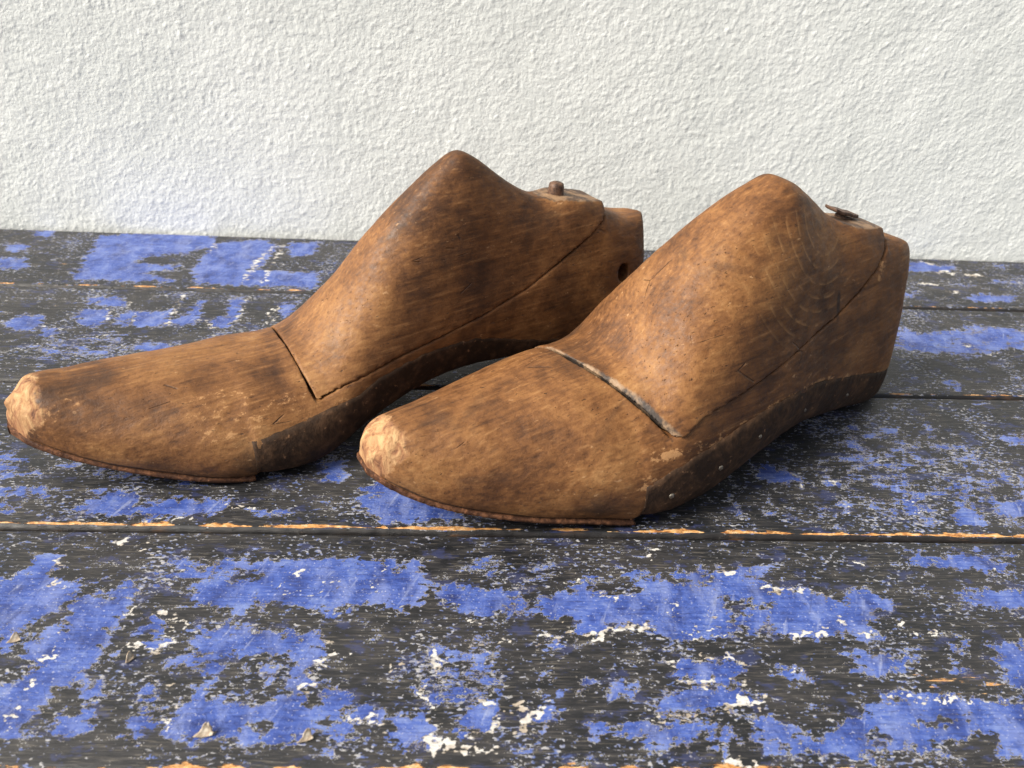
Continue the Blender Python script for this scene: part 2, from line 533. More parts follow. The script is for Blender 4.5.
def finish_wood(me, P, seed, chamfer=0):
    C = coords(me)
    nrm = np.empty(len(me.vertices) * 3, np.float32)
    me.vertices.foreach_get('normal', nrm)
    nrm = nrm.reshape(-1, 3).astype(float)
    # hand-worked unevenness
    lump = np.array([noise.noise(Vector((p[0] * 45 + seed, p[1] * 60, p[2] * 60))) for p in C])
    small = np.array([noise.noise(Vector((p[0] * 160 + seed, p[1] * 190, p[2] * 190))) for p in C])
    C2 = C + nrm * (lump * .00055 + small * .00016)[:, None]
    fn = np.array((-.9, -.1, .42)); fn /= np.linalg.norm(fn)
    d = (C2 @ fn) - P['facet']
    chunk = np.array([noise.noise(Vector((p[0] * 130, p[1] * 130 + seed, p[2] * 130))) for p in C])
    C2 = C2 - fn * (np.clip(d, 0, 1) * (.12 + .22 * chunk))[:, None]
    a, b, c = P['front']
    q = C[:, 0] - (a + b * C[:, 1] + c * C[:, 2])
    raw = np.zeros(len(C))
    if chamfer:
        wide = chamfer * np.clip((.030 - C[:, 1]) / .05, .25, 1.1) * (1 + .25 * small)
        inn = np.clip(wide - q, 0, wide) * .75
        nn = nrm.copy(); nn[:, 0] = 0
        C2 = C2 - nn * inn[:, None]
        raw = np.clip(1 - (q - wide) / .0006, 0, 1) * np.clip((wide + .0005) / .0012, 0, 1)
    me.vertices.foreach_set('co', C2.reshape(-1).astype(np.float32))
    me.update()
    set_attr(me, 'fresh', np.clip(.5 + (d - .0007) / .0080, 0, 1))
    st = np.zeros(len(C)); wo = np.zeros(len(C))
    for p, r, k in P['stains']:
        st = np.maximum(st, blob(C, p, r) * k)
    for p, r, k in P['worn']:
        wo = np.maximum(wo, blob(C, p, r) * k)
    xp, _, zbp, *_r = profile(P, np.linspace(0, 1, 80)); P['bx'], P['bz'] = xp, zbp
    # dirt gathers along the cut between the block and the body
    a, b, c = P['front']
    df = np.abs(C[:, 0] - (a + b * C[:, 1] + c * C[:, 2])); df = np.where(C[:, 2] > P['kz'] - .001, df, 1)
    sx = np.array([q[0] for q in P['seam']]); sz = np.array([q[1] for q in P['seam']])
    ds = np.where((C[:, 0] > sx[0]) & (C[:, 0] < sx[-1]), np.abs(C[:, 2] - np.interp(C[:, 0], sx, sz)), 1)
    st = np.maximum(st, np.clip(1 - df / .0009, 0, 1) * .8)
    st = np.maximum(st, np.clip(1 - ds / .0011, 0, 1) * P['seam_dirt'])
    if chamfer == 0 and len(P['flat']) and C[:, 2].min() > .02:
        pass
    fz = np.interp(C[:, 0], [p[0] for p in P['flat']], [p[1] for p in P['flat']])
    wo = np.maximum(wo, np.where((C[:, 0] > P['flat'][3][0]) & (np.abs(C[:, 2] - fz) < .0012) & (nrm[:, 2] > .8), .3, 0))
    z0 = np.interp(C[:, 0], P['bx'], P['bz']) + P['sole_t']
    st = np.maximum(st, np.where(C[:, 0] < P['sole_end'], np.clip(1 - np.abs(C[:, 2] - z0 - .0002) / .0011, 0, 1), 0))
    disc = (C[:, 0] > P['flat'][2][0] + .001) & (np.abs(C[:, 2] - fz) < .0016) & (nrm[:, 2] > .82)
    raw = np.maximum(raw, disc * .75)
    st = st * (1 - raw)
    set_attr(me, 'raw', raw)
    set_attr(me, 'stain', st)
    bd = np.interp(C[:, 0], [q[0] for q in P['strip']], [q[1] for q in P['strip']])
    lip = np.clip(1 - np.abs(C[:, 2] - bd - .0006) / .0022, 0, 1) * (C[:, 0] > P['sole_end']) * (C[:, 1] < 0)
    wo = np.maximum(wo, lip * P['lip'])
    ar = np.zeros(len(C))
    for p, r, k in P['arc']:
        ar = np.maximum(ar, blob(C, p, r) * k)
    set_attr(me, 'arc', np.clip(ar * 2, 0, 1))
    set_attr(me, 'worn', wo)

def side_strip(P, border, x0, x1, off, seed, name):
    """leather wrapped round the waist: from the near side, under the bottom, to the far side"""
    ns = 150
    bx = [b[0] for b in border]; bz = [b[1] for b in border]
    xs = np.linspace(x0, x1, ns)
    x, zt, zb, wn, wf, tp = profile(P, xs / P['L'])
    outer, inner = [], []
    for i in range(ns):
        y, z = section(xs[i] / P['L'], zb[i], zt[i], tp[i])
        zz = zb[i] + (zt[i] - zb[i]) * z
        rows = []
        hz = np.interp(xs[i], bx, bz) + .0007 * noise.noise(Vector((xs[i] * 260, seed, 0))) + .0004 * noise.noise(Vector((xs[i] * 900, seed, 3)))
        for side, w in ((-1, wn[i]), (1, wf[i])):
            k = np.argmax(zz > hz); k = max(k, 2)
            f = (hz - zz[k - 1]) / max(zz[k] - zz[k - 1], 1e-9)
            yy = np.append(y[:k], y[k-1] + (y[k] - y[k-1]) * f); z2 = np.append(zz[:k], hz)
            pts = np.stack([side * w * yy, z2], -1)
            dl = np.concatenate([[0], np.cumsum(np.linalg.norm(np.diff(pts, axis=0), axis=1))])
            t = np.linspace(0, dl[-1], 26)
            rows.append(np.stack([np.interp(t, dl, pts[:, 0]), np.interp(t, dl, pts[:, 1])], -1))
        line = np.concatenate([rows[0][::-1], rows[1][1:]])
        tg = np.gradient(line, axis=0); tg /= np.linalg.norm(tg, axis=1)[:, None] + 1e-12
        nn = np.stack([tg[:, 1], -tg[:, 0]], -1)      # outwards (down at the bottom)
        u = np.linspace(0, 1, len(line))
        th = off * np.clip(np.minimum(u, 1 - u) / .03, .55, 1) * np.clip(min(i, ns - 1 - i) / 4, .5, 1)
        wob = np.array([.00022 * noise.noise(Vector((xs[i] * 300, q[0] * 300, q[1] * 300 + seed))) for q in line])
        o_ = line + nn * (th + wob)[:, None]
        o_[:, 1] = np.maximum(o_[:, 1], .0003)
        i_ = line - nn * .0008
        outer.append(np.concatenate([np.full((len(line), 1), xs[i]), o_], 1))
        inner.append(np.concatenate([np.full((len(line), 1), xs[i]), i_], 1)[::-1])
    V = np.concatenate([np.array(outer), np.array(inner)], 1)
    n, m, _ = V.shape
    F = [tuple(f) for f in grid_faces(n, m, True).tolist()] + [tuple(range(m)), tuple(range((n - 1) * m, n * m))[::-1]]
    me = mesh_np(name, V.reshape(-1, 3), F)
    bm = bmesh.new(); bm.from_mesh(me)
    bmesh.ops.recalc_face_normals(bm, faces=bm.faces)
    bm.to_mesh(me); bm.free()
    return me

def toe_sole(P, seed):
    ns = 110
    x1 = P['sole_end']
    s = np.linspace(0, 1, ns) ** 1.7 * x1 / P['L']
    x, zt, zb, wn, wf, tp = profile(P, np.minimum(s, (x1 - .0001) / P['L']))
    V = []
    for i in range(ns):
        e = .0004 * noise.noise(Vector((x[i] * 500, seed, 0))) + .0003 * noise.noise(Vector((x[i] * 1500, seed, 7)))
        a = wn[i] * .955 + .0010 + e; b = wf[i] * .955 + .0010 + e
        t = P['sole_t']
        z0 = max(zb[i] - .0003, .0002); z1 = z0 + t
        ys = [-a * .96, -a, -a, -a * .96] + [b * .96, b, b, b * .96]
        zs = [z0, z0 + t * .25, z0 + t * .75, z1, z1, z0 + t * .75, z0 + t * .25, z0]
        V.append([(x[i] - .0004 * (1 - i / ns), y, z) for y, z in zip(ys, zs)])
    V = np.array(V)
    F = [tuple(f) for f in grid_faces(ns, 8, True).tolist()] + [tuple(range(8)), tuple(range((ns - 1) * 8, ns * 8))[::-1]]
    me = mesh_np('toe_sole', V.reshape(-1, 3), F)
    bm = bmesh.new(); bm.from_mesh(me)
    bmesh.ops.recalc_face_normals(bm, faces=bm.faces)
    bm.to_mesh(me); bm.free()
    return me

def surface_y(P, x, z):
    """y of the near side of the last at (x, z)"""
    xa, zt, zb, wn, wf, tp = profile(P, np.array([x / P['L']]))
    y, zf = section(x / P['L'], zb[0], zt[0], tp[0])
    zz = zb[0] + (zt[0] - zb[0]) * zf
    return -wn[0] * float(np.interp(z, zz[6:], y[6:]))

def nail(parent, P, x, z, r, mat, off):
    y = surface_y(P, x, z); y2 = surface_y(P, x, z + .002)
    yx = surface_y(P, x + .002, z)
    n_ = Vector((-(yx - y) / .002 * -1, -1, (y2 - y) / .002)).normalized()
    n_ = Vector((( yx - y) / .002, -1, (y2 - y) / .002)).normalized()
    prof = [(r, -.0006), (r, .0001), (r * .85, .0003), (r * .45, .0005), (r * .1, .00052)]
    o = to_obj('nail', lathe_mesh('nail', prof, 14, .12), mat, parent)
    o.location = Vector((x, y, z)) + n_ * off
    o.rotation_euler = n_.to_track_quat('Z', 'Y').to_euler()
    return o

# patches of blue paint, pale scrapes and bare wood on the boards (strength, then x,y pairs in tenths of a millimetre)
PAINT=[[1.0,-1562,1941,-1432,1963,-1412,2072,-1375,2080,-1343,1950,-1255,1938,-1218,1884,-1263,1844,-1310,1781,-1353,1756,-1334,1697,-1358,1673,-1454,1731],[1.0,-1295,1709,-1216,1757,-1226,1845,-1193,1904,-1161,1898,-1130,1820,-1118,1912,-1087,1960,-1047,1919,-1060,1859,-1074,1770,-1074,1675,-1078,1596,-1107,1543,-1146,1553,-1157,1502,-1163,1443,-1189,1395,-1269,1372,-1346,1522,-1252,1543,-1239,1607,-1272,1651],[1.0,-1073,1543,-1028,1538,-1006,1492,-1040,1482,-1069,1512],[1.0,-1102,1433,-1057,1442,-1025,1467,-1003,1442,-1020,1395,-1037,1367,-1081,1395],[0.9,-900,1565,-880,1554,-864,1482,-888,1467,-899,1512],[1.0,-891,1442,-857,1462,-843,1433,-856,1367,-885,1358,-894,1404],[1.0,-1000,1758,-978,1790,-931,1790,-914,1765,-944,1717,-994,1728],[0.8,-968,1681,-916,1717,-892,1699,-890,1664,-946,1670],[1.0,-901,1907,-834,1949,-689,1951,-666,1856,-701,1817,-793,1836,-841,1868],[0.6,-1008,2055,-714,2059,-687,1944,-834,1949,-907,1928],[1.0,-826,1754,-644,1761,-619,1654,-712,1642,-715,1587,-738,1544,-768,1620,-862,1619,-873,1642,-787,1653],[1.0,-796,1404,-787,1452,-746,1513,-717,1502,-579,1482,-551,1366,-666,1380,-788,1381],[0.8,-627,1357,-570,1357,-582,1339,-624,1343],[0.8,-1001,1913,-1010,1968,-975,1969,-972,1913],[0.7,-1056,1675,-1007,1641,-1016,1619,-1060,1641],[0.7,-1226,1938,-1173,1980,-1167,1939,-1210,1924],[1.0,-711,2045,-645,2031,-607,2046,-505,2055,-263,2051,-248,2007,-167,2045,-137,1979,-127,1895,-191,1815,-275,1867,-390,1839,-435,1819,-538,1851,-608,1857,-660,1830],[1.0,-119,1923,-37,1937,153,1912,150,1831,45,1817,-76,1869],[1.0,-640,1743,-580,1725,-432,1738,-419,1690,-435,1643,-497,1638,-555,1654,-624,1677],[0.8,-608,1609,-557,1620,-528,1566,-560,1555,-601,1576],[1.0,-512,1621,-434,1638,-437,1577,-447,1513,-440,1472,-400,1442,-388,1394,-430,1375,-476,1357,-508,1357,-523,1423,-565,1423,-577,1477,-529,1492,-484,1523,-510,1566],[1.0,-398,1534,-355,1539,-319,1498,-341,1442,-387,1437,-398,1482],[1.0,-369,1403,-328,1413,-312,1356,-343,1347],[1.0,-294,1472,-260,1482,-222,1452,-245,1423,-290,1442],[1.0,-200,1394,-179,1442,-111,1462,-83,1422,-88,1356,-154,1347,-188,1356],[1.0,-23,1422,28,1472,80,1482,97,1442,62,1393,3,1384],[0.46,-180,1679,-109,1740,149,1779,139,1483,-24,1442,-165,1482],[0.8,10,1514,54,1545,81,1503,28,1493],[0.42,23,2085,160,2118,154,1926,-37,1937],[0.9,153,1898,193,1885,210,1818,150,1811],[1.0,210,1831,265,1892,349,1914,393,1942,435,1943,460,1894,544,1902,622,1988,712,1960,805,1947,1030,1964,1006,1886,852,1884,853,1810,878,1753,770,1721,669,1708,605,1732,582,1770,494,1775,401,1743,331,1731,376,1781,328,1806],[0.7,692,2018,1058,2054,1008,1893,772,1897],[1.0,894,1811,999,1865,963,1747,870,1759],[0.9,616,1613,664,1642,711,1637,810,1649,861,1626,866,1592,801,1547,690,1547,620,1568],[0.75,562,1504,653,1547,820,1547,863,1504,757,1452,627,1432,548,1432,516,1452],[0.8,414,1546,489,1557,500,1514,435,1504],[0.8,343,1568,388,1557,382,1514,337,1514],[0.7,224,1567,261,1573,258,1535,222,1535],[1.0,349,1417,389,1427,396,1383,356,1369],[1.0,431,1383,458,1417,528,1422,542,1402,635,1427,656,1402,610,1354,542,1354,501,1369],[1.0,689,1392,744,1402,759,1378,721,1349,679,1354],[0.9,669,1422,725,1432,700,1402],[1.0,800,1382,841,1432,868,1442,834,1335,806,1344],[0.8,217,1693,323,1743,307,1682,240,1670],[0.9,218,1472,254,1483,245,1422,205,1403],[0.8,547,2024,608,2032,607,1995,548,1995],[0.42,159,2072,476,2016,467,1943,153,1912],[0.46,532,1707,823,1697,813,1661,524,1659],[1.0,1017,1921,1118,1936,1215,1909,1258,1881,1353,1931,1428,1883,1420,1842,1335,1814,1287,1775,1319,1730,1246,1724,1205,1749,1109,1735,1037,1729,961,1741],[1.0,1691,2085,1757,2102,1782,2151,1796,2111,1832,2103,1865,2152,1873,2104,1909,2065,1905,2019,1765,2032,1680,2054],[0.9,1616,2132,1652,2125,1648,2046,1599,2061],[0.9,1677,1928,1802,1936,2005,1931,1952,1846,1776,1852,1712,1872],[1.0,1196,1651,1275,1675,1348,1639,1386,1645,1350,1622,1284,1604,1235,1581,1192,1615],[0.9,1680,1701,1869,1715,1738,1505,1652,1549,1649,1629],[1.0,861,1422,917,1402,943,1373,1043,1382,1071,1432,1130,1442,1171,1431,1202,1483,1291,1515,1532,1489,1724,1483,1624,1323,1476,1324,1509,1381,1465,1401,1422,1372,1354,1362,1270,1353,1197,1329,1125,1343,1102,1311,968,1321,924,1344,834,1335],[-1.0,1131,1402,1185,1401,1181,1362,1141,1382],[-1.0,1298,1431,1411,1436,1384,1401,1293,1401],[1.0,954,1597,1019,1592,1054,1570,1041,1547,992,1569],[1.0,1541,1707,1590,1713,1576,1676,1535,1676],[0.7,1477,1640,1560,1628,1525,1582,1498,1605],[0.8,1956,2137,1992,2138,1970,2101,1940,2100],[0.44,1020,1515,1193,1504,1166,1442,954,1432],[0.9,-1795,2393,-1659,2413,-1565,2415,-1546,2373,-1625,2363,-1786,2376],[0.9,-1761,2327,-1616,2321,-1621,2289,-1740,2287],[1.0,-1397,2293,-1376,2394,-1228,2397,-1201,2322,-1201,2265,-1354,2262],[1.0,-1158,2258,-1155,2339,-1081,2375,-968,2352,-896,2362,-866,2329,-928,2286,-1050,2276,-1124,2251],[0.8,-1406,2527,-1254,2503,-1270,2484,-1381,2491],[0.7,-1567,2569,-1520,2561,-1511,2515,-1566,2541],[0.8,-1876,2552,-1747,2574,-1720,2519,-1848,2497],[0.7,-1150,2487,-1027,2481,-1106,2452],[0.46,-1997,2786,-1738,2651,-1532,2487,-1812,2427],[0.6,-799,2314,-619,2317,-608,2260,-766,2265],[0.8,-583,2605,-492,2608,-483,2492,-550,2478],[0.9,-362,2508,-260,2448,-27,2323,-26,2267,-315,2250,-399,2344],[0.8,1174,2639,1288,2619,1364,2554,1348,2510,1236,2503,1179,2538],[0.7,1836,2932,1915,2934,1946,2869,1817,2852],[0.7,2068,2994,2107,2914,2054,2809,2033,2859],[0.7,1935,2719,1997,2638,1918,2624],[0.9,2378,2870,2606,2890,2557,2811,2364,2818],[0.8,1592,2339,1641,2331,1593,2281],[0.8,1717,2497,1770,2434,1745,2352,1713,2342],[0.9,1931,2480,2031,2472,2007,2439,1937,2438],[1.0,1926,2417,1976,2357,1959,2278,1866,2277,1877,2335],[0.9,1753,2343,1816,2334,1773,2275,1725,2284],[0.8,1446,2407,1482,2428,1475,2327,1449,2346],[1.0,2103,2390,2335,2457,2251,2323,2060,2339],[0.6,1007,2459,1066,2339,1036,2280,1008,2318],[0.6,1117,2380,1198,2303,1107,2301],[0.8,1361,2375,1404,2365,1389,2326,1349,2325],[0.43,1685,2981,2241,2789,2397,2556,2214,2264,1562,2271,1386,2576],[1.0,-2254,4274,-2369,4939,-2109,5020,-1689,5027,-1621,4858,-1761,4709,-1995,4637,-2016,4532,-1736,4503,-1891,4394,-1706,4289,-2111,4284],[1.0,-1646,4460,-1649,4884,-1336,4968,-1249,4860,-1259,4538,-1343,4482,-911,4463,-894,4251,-1554,4276],[1.0,-1179,4922,-997,4967,-984,4769,-1115,4705],[0.8,-2885,4782,-2733,4795,-2690,4662,-2803,4653],[0.8,-2901,4542,-2643,4562,-2576,4417,-2815,4375],[0.9,-2816,5018,-2696,5029,-2646,4915,-2764,4905],[1.0,-2039,3805,-2046,3902,-1912,3910,-1877,3776,-1913,3699,-1992,3732],[1.0,-1841,3835,-1804,3896,-1777,3918,-1759,3726,-1806,3742],[1.0,-1773,3859,-1747,3880,-1591,3929,-1565,3744,-1729,3735],[1.0,-1554,3813,-1511,3894,-1473,4060,-1431,3859,-1437,3763,-1532,3746],[1.0,-1341,3844,-1296,3867,-1314,4070,-1243,4074,-1245,3870,-1249,3754,-1343,3730],[1.0,-1034,4024,-954,4071,-961,3926,-1005,3883],[1.0,-2352,3731,-2332,3826,-2210,3814,-2185,3721,-2223,3664,-2286,3661],[0.9,-2176,3703,-2065,3673,-2059,3584,-2113,3599],[0.7,-2112,4062,-1905,4076,-1825,3955,-1919,3930,-2061,3982],[0.8,-1666,3518,-1600,3556,-1458,3563,-1447,3478,-1565,3456],[0.7,-1378,3619,-1242,3662,-1314,3570],[0.46,-2082,3601,-1700,3656,-1630,3420,-2026,3307,-2158,3428],[0.95,2901,4910,3021,4937,3074,4870,3202,4897,3194,4826,3020,4762,2826,4766],[0.8,3502,4919,3582,4907,3535,4851,3471,4864],[0.9,2629,4400,2739,4437,2647,4327,2608,4354],[0.95,2999,4379,3111,4416,3350,4416,3268,4321,3034,4322],[0.7,3058,4568,3162,4559,3094,4507],[0.6,3332,4667,3717,4661,3685,4610,3294,4599],[0.75,2382,3942,2517,3874,2728,3935,2881,3995,3248,3912,3168,3785,2821,3674,2619,3619,2410,3654,2305,3672,2235,3669],[0.7,2348,3352,2408,3365,2468,3317,2382,3274,2338,3312],[0.5,2086,3361,2214,3407,2262,3328,2077,3341]]
SCRAPES=[[1.2,-966,1811,-912,1803,-895,1735,-888,1687,-899,1664,-955,1670,-995,1693],[1.0,-1217,1769,-1211,1663,-1219,1564,-1223,1482,-1218,1405],[1.2,-1356,2095,-1356,2036,-1343,1950,-1307,1923],[1.0,-796,1404,-803,1452,-794,1477],[1.4,-1051,1810,-1023,1823],[1.4,-1206,2119,-1164,2132],[1.4,-1121,2130,-1082,2123],[1.2,-1120,2081,-1067,2077],[1.4,-1655,2121,-1574,2122],[1.2,-887,1784,-860,1772],[1.2,-841,1554,-811,1544],[0.8,-606,1917,-604,1980,-536,1996],[0.9,-588,1904,-477,1892,-452,1919,-435,1975],[0.7,-318,1934,-304,1900,-285,1914,-298,1942],[1.2,-287,1984,-281,2021],[1.4,-424,1720,-403,1702,-395,1655],[1.3,-354,1655,-350,1638],[1.2,-424,1632,-434,1588,-453,1544,-444,1472],[1.4,-230,1616,-193,1605,-157,1616,-140,1628],[1.6,-90,1657,-74,1611,-102,1605],[1.4,-133,1524,-95,1482,-75,1422,-80,1365],[2.0,-80,1356,-38,1346,-21,1346],[1.2,-21,1346,29,1335,91,1335],[1.3,36,1503,80,1482,115,1447,79,1403,28,1384],[1.0,-298,1437,-245,1423,-209,1403],[1.0,17,1692,64,1681,121,1693,127,1754],[1.2,25,1791,69,1754],[1.0,436,1950,435,1901,491,1894,566,1909],[1.7,383,1719,429,1737,483,1769,572,1767],[0.8,684,1876,663,1796],[1.0,799,1836,793,1771,738,1752,687,1748],[1.2,616,1613,644,1637,712,1643,790,1646,853,1632,866,1592,825,1563,727,1547,638,1563,613,1602],[1.8,557,1434,612,1442,683,1442,750,1457,813,1488,866,1483],[1.4,329,1762,320,1718,262,1718,216,1676],[2.4,160,1472,185,1442,170,1403],[1.3,190,1442,253,1477],[0.8,892,2098,890,2029],[1.7,870,2013,908,2014],[1.2,663,2126,651,2086],[1.8,715,1294,777,1289],[0.8,331,1949,384,1956],[0.8,858,1753,769,1715,666,1696],[1.8,1017,1921,1053,1935,1072,1928],[0.9,1081,1921,1139,1936,1188,1922],[1.1,1215,1895,1205,1800,1241,1762,1309,1730],[0.8,1205,1853,1215,1774],[1.7,1037,1729,1105,1750,1148,1744],[0.5,1391,2105,1380,1997,1395,1903],[1.2,1361,2058,1393,2055],[1.0,1002,1598,1059,1570,1046,1547,1026,1558],[0.8,1228,1499,1444,1499,1574,1496],[1.0,1900,2011,1815,2040],[1.2,1402,1802,1424,1782],[1.2,1432,1744,1441,1731],[1.2,1495,1757,1521,1738],[1.5,-877,2328,-802,2327],[0.8,-1172,2242,-1025,2260,-908,2287],[0.8,1170,2627,1175,2549,1236,2503,1348,2510],[1.0,1433,2533,1496,2535],[0.9,1457,2417,1475,2327],[1.0,1735,2403,1740,2342],[1.2,-1912,3910,-1877,3776],[1.2,-1857,3834,-1845,3914,-1828,4059],[1.2,-1741,3746,-1760,3919],[1.6,-1561,3756,-1582,3929,-1591,4095],[1.5,-1403,3822,-1327,3731],[1.4,-1225,3793,-1224,4033,-1231,4097],[1.6,-1629,4885,-1604,4721],[1.8,-1270,4858,-1309,4585,-1315,4292],[1.4,-1204,4892,-1205,4299],[1.4,-1091,3878,-1034,4024],[1.2,-2176,3703,-2057,3673,-2066,3601],[1.2,-1871,3594,-1805,3633],[1.4,-1074,3802,-1035,3862],[2.0,3012,4919,3089,4871],[2.0,3011,4745,3087,4784,3111,4735],[2.4,3192,4717,3298,4731],[2.0,2832,4562,2904,4557],[1.8,2944,4451,3003,4448],[1.6,2658,3736,2718,3739],[1.6,2749,3648,2810,3655]]
BARE=[[1.0,1367,1616,1445,1616,1500,1571,1656,1571,1598,1505,1414,1515,1325,1526],[0.6,1490,1789,1692,1778,1526,1738],[0.8,1264,1322,1617,1312,1603,1291,1256,1306],[0.6,1303,1604,1610,1629,1639,1527,1347,1494],[0.6,-2484,4548,-2373,4557,-2328,4363,-2472,4352],[0.5,-2330,3966,-2197,4057,-2145,3896],[0.4,-732,2136,161,2150,159,2087,-716,2067]]
# ------------------------------------------------------------------ table
def to_line(l, x):
    return l[0][1] + (l[1][1] - l[0][1]) * (x - l[0][0]) / (l[1][0] - l[0][0])
SEAMS = [((-.3027, .5027), (.3743, .4983)), ((-.2606, .4178), (.3273, .4198)), ((-.2108, .3172), (.2676, .3200)),
         ((-.1624, .2193), (.2067, .2184)), ((-.12, .1262), (.15, .1240)), ((-.1, .026), (.1, .026))]

def xline(x0, x1, step):
    a = np.arange(x0, x1, step)
    l = x0 - np.cumsum(.004 * 1.12 ** np.arange(24)); l = l[l > -.75]
    r = x1 + np.cumsum(.004 * 1.12 ** np.arange(24)); r = r[r < .75]
    return np.concatenate([[-.75], l[::-1], a, r, [.75]])

def poly_sd(poly, X, Y):
    n = len(poly); best = np.full(X.shape, 1e9); ins = np.zeros(X.shape, bool)
    for i in range(n):
        x0, y0 = poly[i]; x1, y1 = poly[(i + 1) % n]
        dx, dy = x1 - x0, y1 - y0
        t = np.clip(((X - x0) * dx + (Y - y0) * dy) / (dx * dx + dy * dy + 1e-12), 0, 1)
        best = np.minimum(best, np.hypot(X - x0 - t * dx, Y - y0 - t * dy))
        if abs(dy) > 1e-9:
            ins ^= ((y0 > Y) != (y1 > Y)) & (X < dx * (Y - y0) / dy + x0)
    return np.where(ins, best, -best)

def line_d(pts, X, Y):
    best = np.full(X.shape, 1e9)
    for (x0, y0), (x1, y1) in zip(pts[:-1], pts[1:]):
        dx, dy = x1 - x0, y1 - y0
        t = np.clip(((X - x0) * dx + (Y - y0) * dy) / (dx * dx + dy * dy + 1e-12), 0, 1)
        best = np.minimum(best, np.hypot(X - x0 - t * dx, Y - y0 - t * dy))
    return best

def pts_of(r):
    return [(r[i] / 1e4, r[i + 1] / 1e4) for i in range(1, len(r), 2)]

def paint_fields(V):
    X, Y = V[:, 0], V[:, 1]
    wx = .0011 * np.sin(X * 610 + 2.1 * np.sin(Y * 930)) + .0006 * np.sin(X * 1730 + Y * 2100) + .0009 * np.sin(Y * 1240 + 1.3 * np.sin(X * 410))
    wy = .0008 * np.sin(Y * 1190 + 1.7 * np.sin(X * 720)) + .0006 * np.sin(X * 2310 - Y * 900) + .0008 * np.sin(X * 890 + 2)
    X = X + wx; Y = Y + wy
    paint = np.full(len(X), .25); scr = np.zeros(len(X)); bare = np.zeros(len(X))
    for src, kind in ((PAINT, 0), (SCRAPES, 1), (BARE, 2)):
        for r in src:
            p = pts_of(r); k = r[0]
            px = [q[0] for q in p]; py = [q[1] for q in p]; mg = .008
            m = (X > min(px) - mg) & (X < max(px) + mg) & (Y > min(py) - mg) & (Y < max(py) + mg)
            if not m.any():
                continue
            if kind == 1:
                d = line_d(p, X[m], Y[m]); w = .00085 * k
                scr[m] = np.maximum(scr[m], min(.88, .33 + .17 * k) * np.clip(1.15 - d / w * .6, 0, 1) + .24 * np.clip(1 - d / .0045, 0, 1))
            else:
                sd_ = poly_sd(p, X[m], Y[m])
                if kind == 2:
                    bare[m] = np.maximum(bare[m], k * .62 * np.clip(.5 + sd_ / .008, 0, 1))
                elif k < 0:
                    paint[m] = np.minimum(paint[m], 1 - np.clip(.5 + sd_ / .003, 0, 1))
                elif k < .5:
                    paint[m] = np.maximum(paint[m], k * np.clip(.6 + sd_ / .012, 0, 1))
                else:
                    paint[m] = np.maximum(paint[m], (.20 + .68 * k) * np.clip(.62 + sd_ / .0085, 0, 1))
    return paint, scr, bare

parts = []
windows = [(-.36, .44, .0013), (-.31, .39, .0011), (-.26, .33, .0009), (-.205, .26, .00065), (-.14, .17, .003)]
for k in range(5):
    far, near = SEAMS[k], SEAMS[k + 1]
    x0, x1, st = windows[k]
    xs = xline(x0, x1, st)
    yf = to_line(far, xs) - (.0004 if k else .0); yn = to_line(near, xs) + .0011
    wob = np.array([.0005 * noise.noise(Vector((x * 55, k * 9.1, 0))) + .00025 * noise.noise(Vector((x * 260, k * 3.3, 4))) for x in xs])
    yn = yn + wob
    r = .0026
    a = np.linspace(0, math.pi / 2, 7)
    rows = []       # (y array, z, edge distance, side)
    rows.append((yf, -.019 + 0 * xs, 1))
    rows.append((yf, -.0012 + 0 * xs, 1))
    rows.append((yf - .0003, -.0004 + 0 * xs, .9))
    rows.append((yf - .0009, 0 * xs, 0))
    ny = max(8, int(.1 / st))
    for t in np.linspace(0, 1, ny)[1:]:
        rows.append((yf - .0009 + (yn + r - yf + .0009) * t, 0 * xs, 0))
    for q in a[1:]:
        rows.append((yn + r - r * math.sin(q), -r * 1.15 * (1 - math.cos(q)) + 0 * xs, min(1, .15 + .85 * q / 1.1)))
    rows.append((yn, -.012 + 0 * xs, 1))
    rows.append((yn, -.019 + 0 * xs, 1))
    V = np.stack([np.stack([xs, y, z], -1) for y, z, s_ in rows])
    side = np.repeat([s_ for _, _, s_ in rows], len(xs))
    flat = V.reshape(-1, 3)
    # boards are slightly cupped and uneven
    cup = -.0006 * np.clip(np.abs((flat[:, 1] - np.tile((yf + yn) / 2, len(rows))) / .05) - .75, 0, 1) * 4 * .4
    flat[:, 2] += np.where(flat[:, 2] > -.01, cup, 0)
    edge = np.clip(1 - (flat[:, 1] - np.tile(yn + r * .6, len(rows))) / .0032, 0, 1) * (side < .5)
    if k in (1, 0):
        edge *= .75
    if k == 3:
        edge *= .85
    parts.append((flat.copy(), grid_faces(len(rows), len(xs))[:, ::-1], side, edge))
# cross battens that carry the boards from below
for bx in (-.45, .0, .45):
    c8 = [(bx + sx * .03, y, z) for sx in (-1, 1) for y in (.03, .495) for z in (-.045, -.0195)]
    parts.append((np.array(c8), np.array([(0, 1, 3, 2), (4, 6, 7, 5), (0, 4, 5, 1), (2, 3, 7, 6), (0, 2, 6, 4), (1, 5, 7, 3)]), np.ones(8), np.zeros(8)))
allV = np.concatenate([p[0] for p in parts]); off = 0; allF = []
for p in parts:
    allF.append(p[1] + off); off += len(p[0])
F = np.concatenate(allF)
me = bpy.data.meshes.new('board_top')
me.vertices.add(len(allV)); me.vertices.foreach_set('co', allV.reshape(-1).astype(np.float32))
me.loops.add(len(F) * 4); me.loops.foreach_set('vertex_index', F.reshape(-1).astype(np.int32))
me.polygons.add(len(F)); me.polygons.foreach_set('loop_start', (np.arange(len(F)) * 4).astype(np.int32))
me.update(calc_edges=True)
pf, sc_, br = paint_fields(allV)
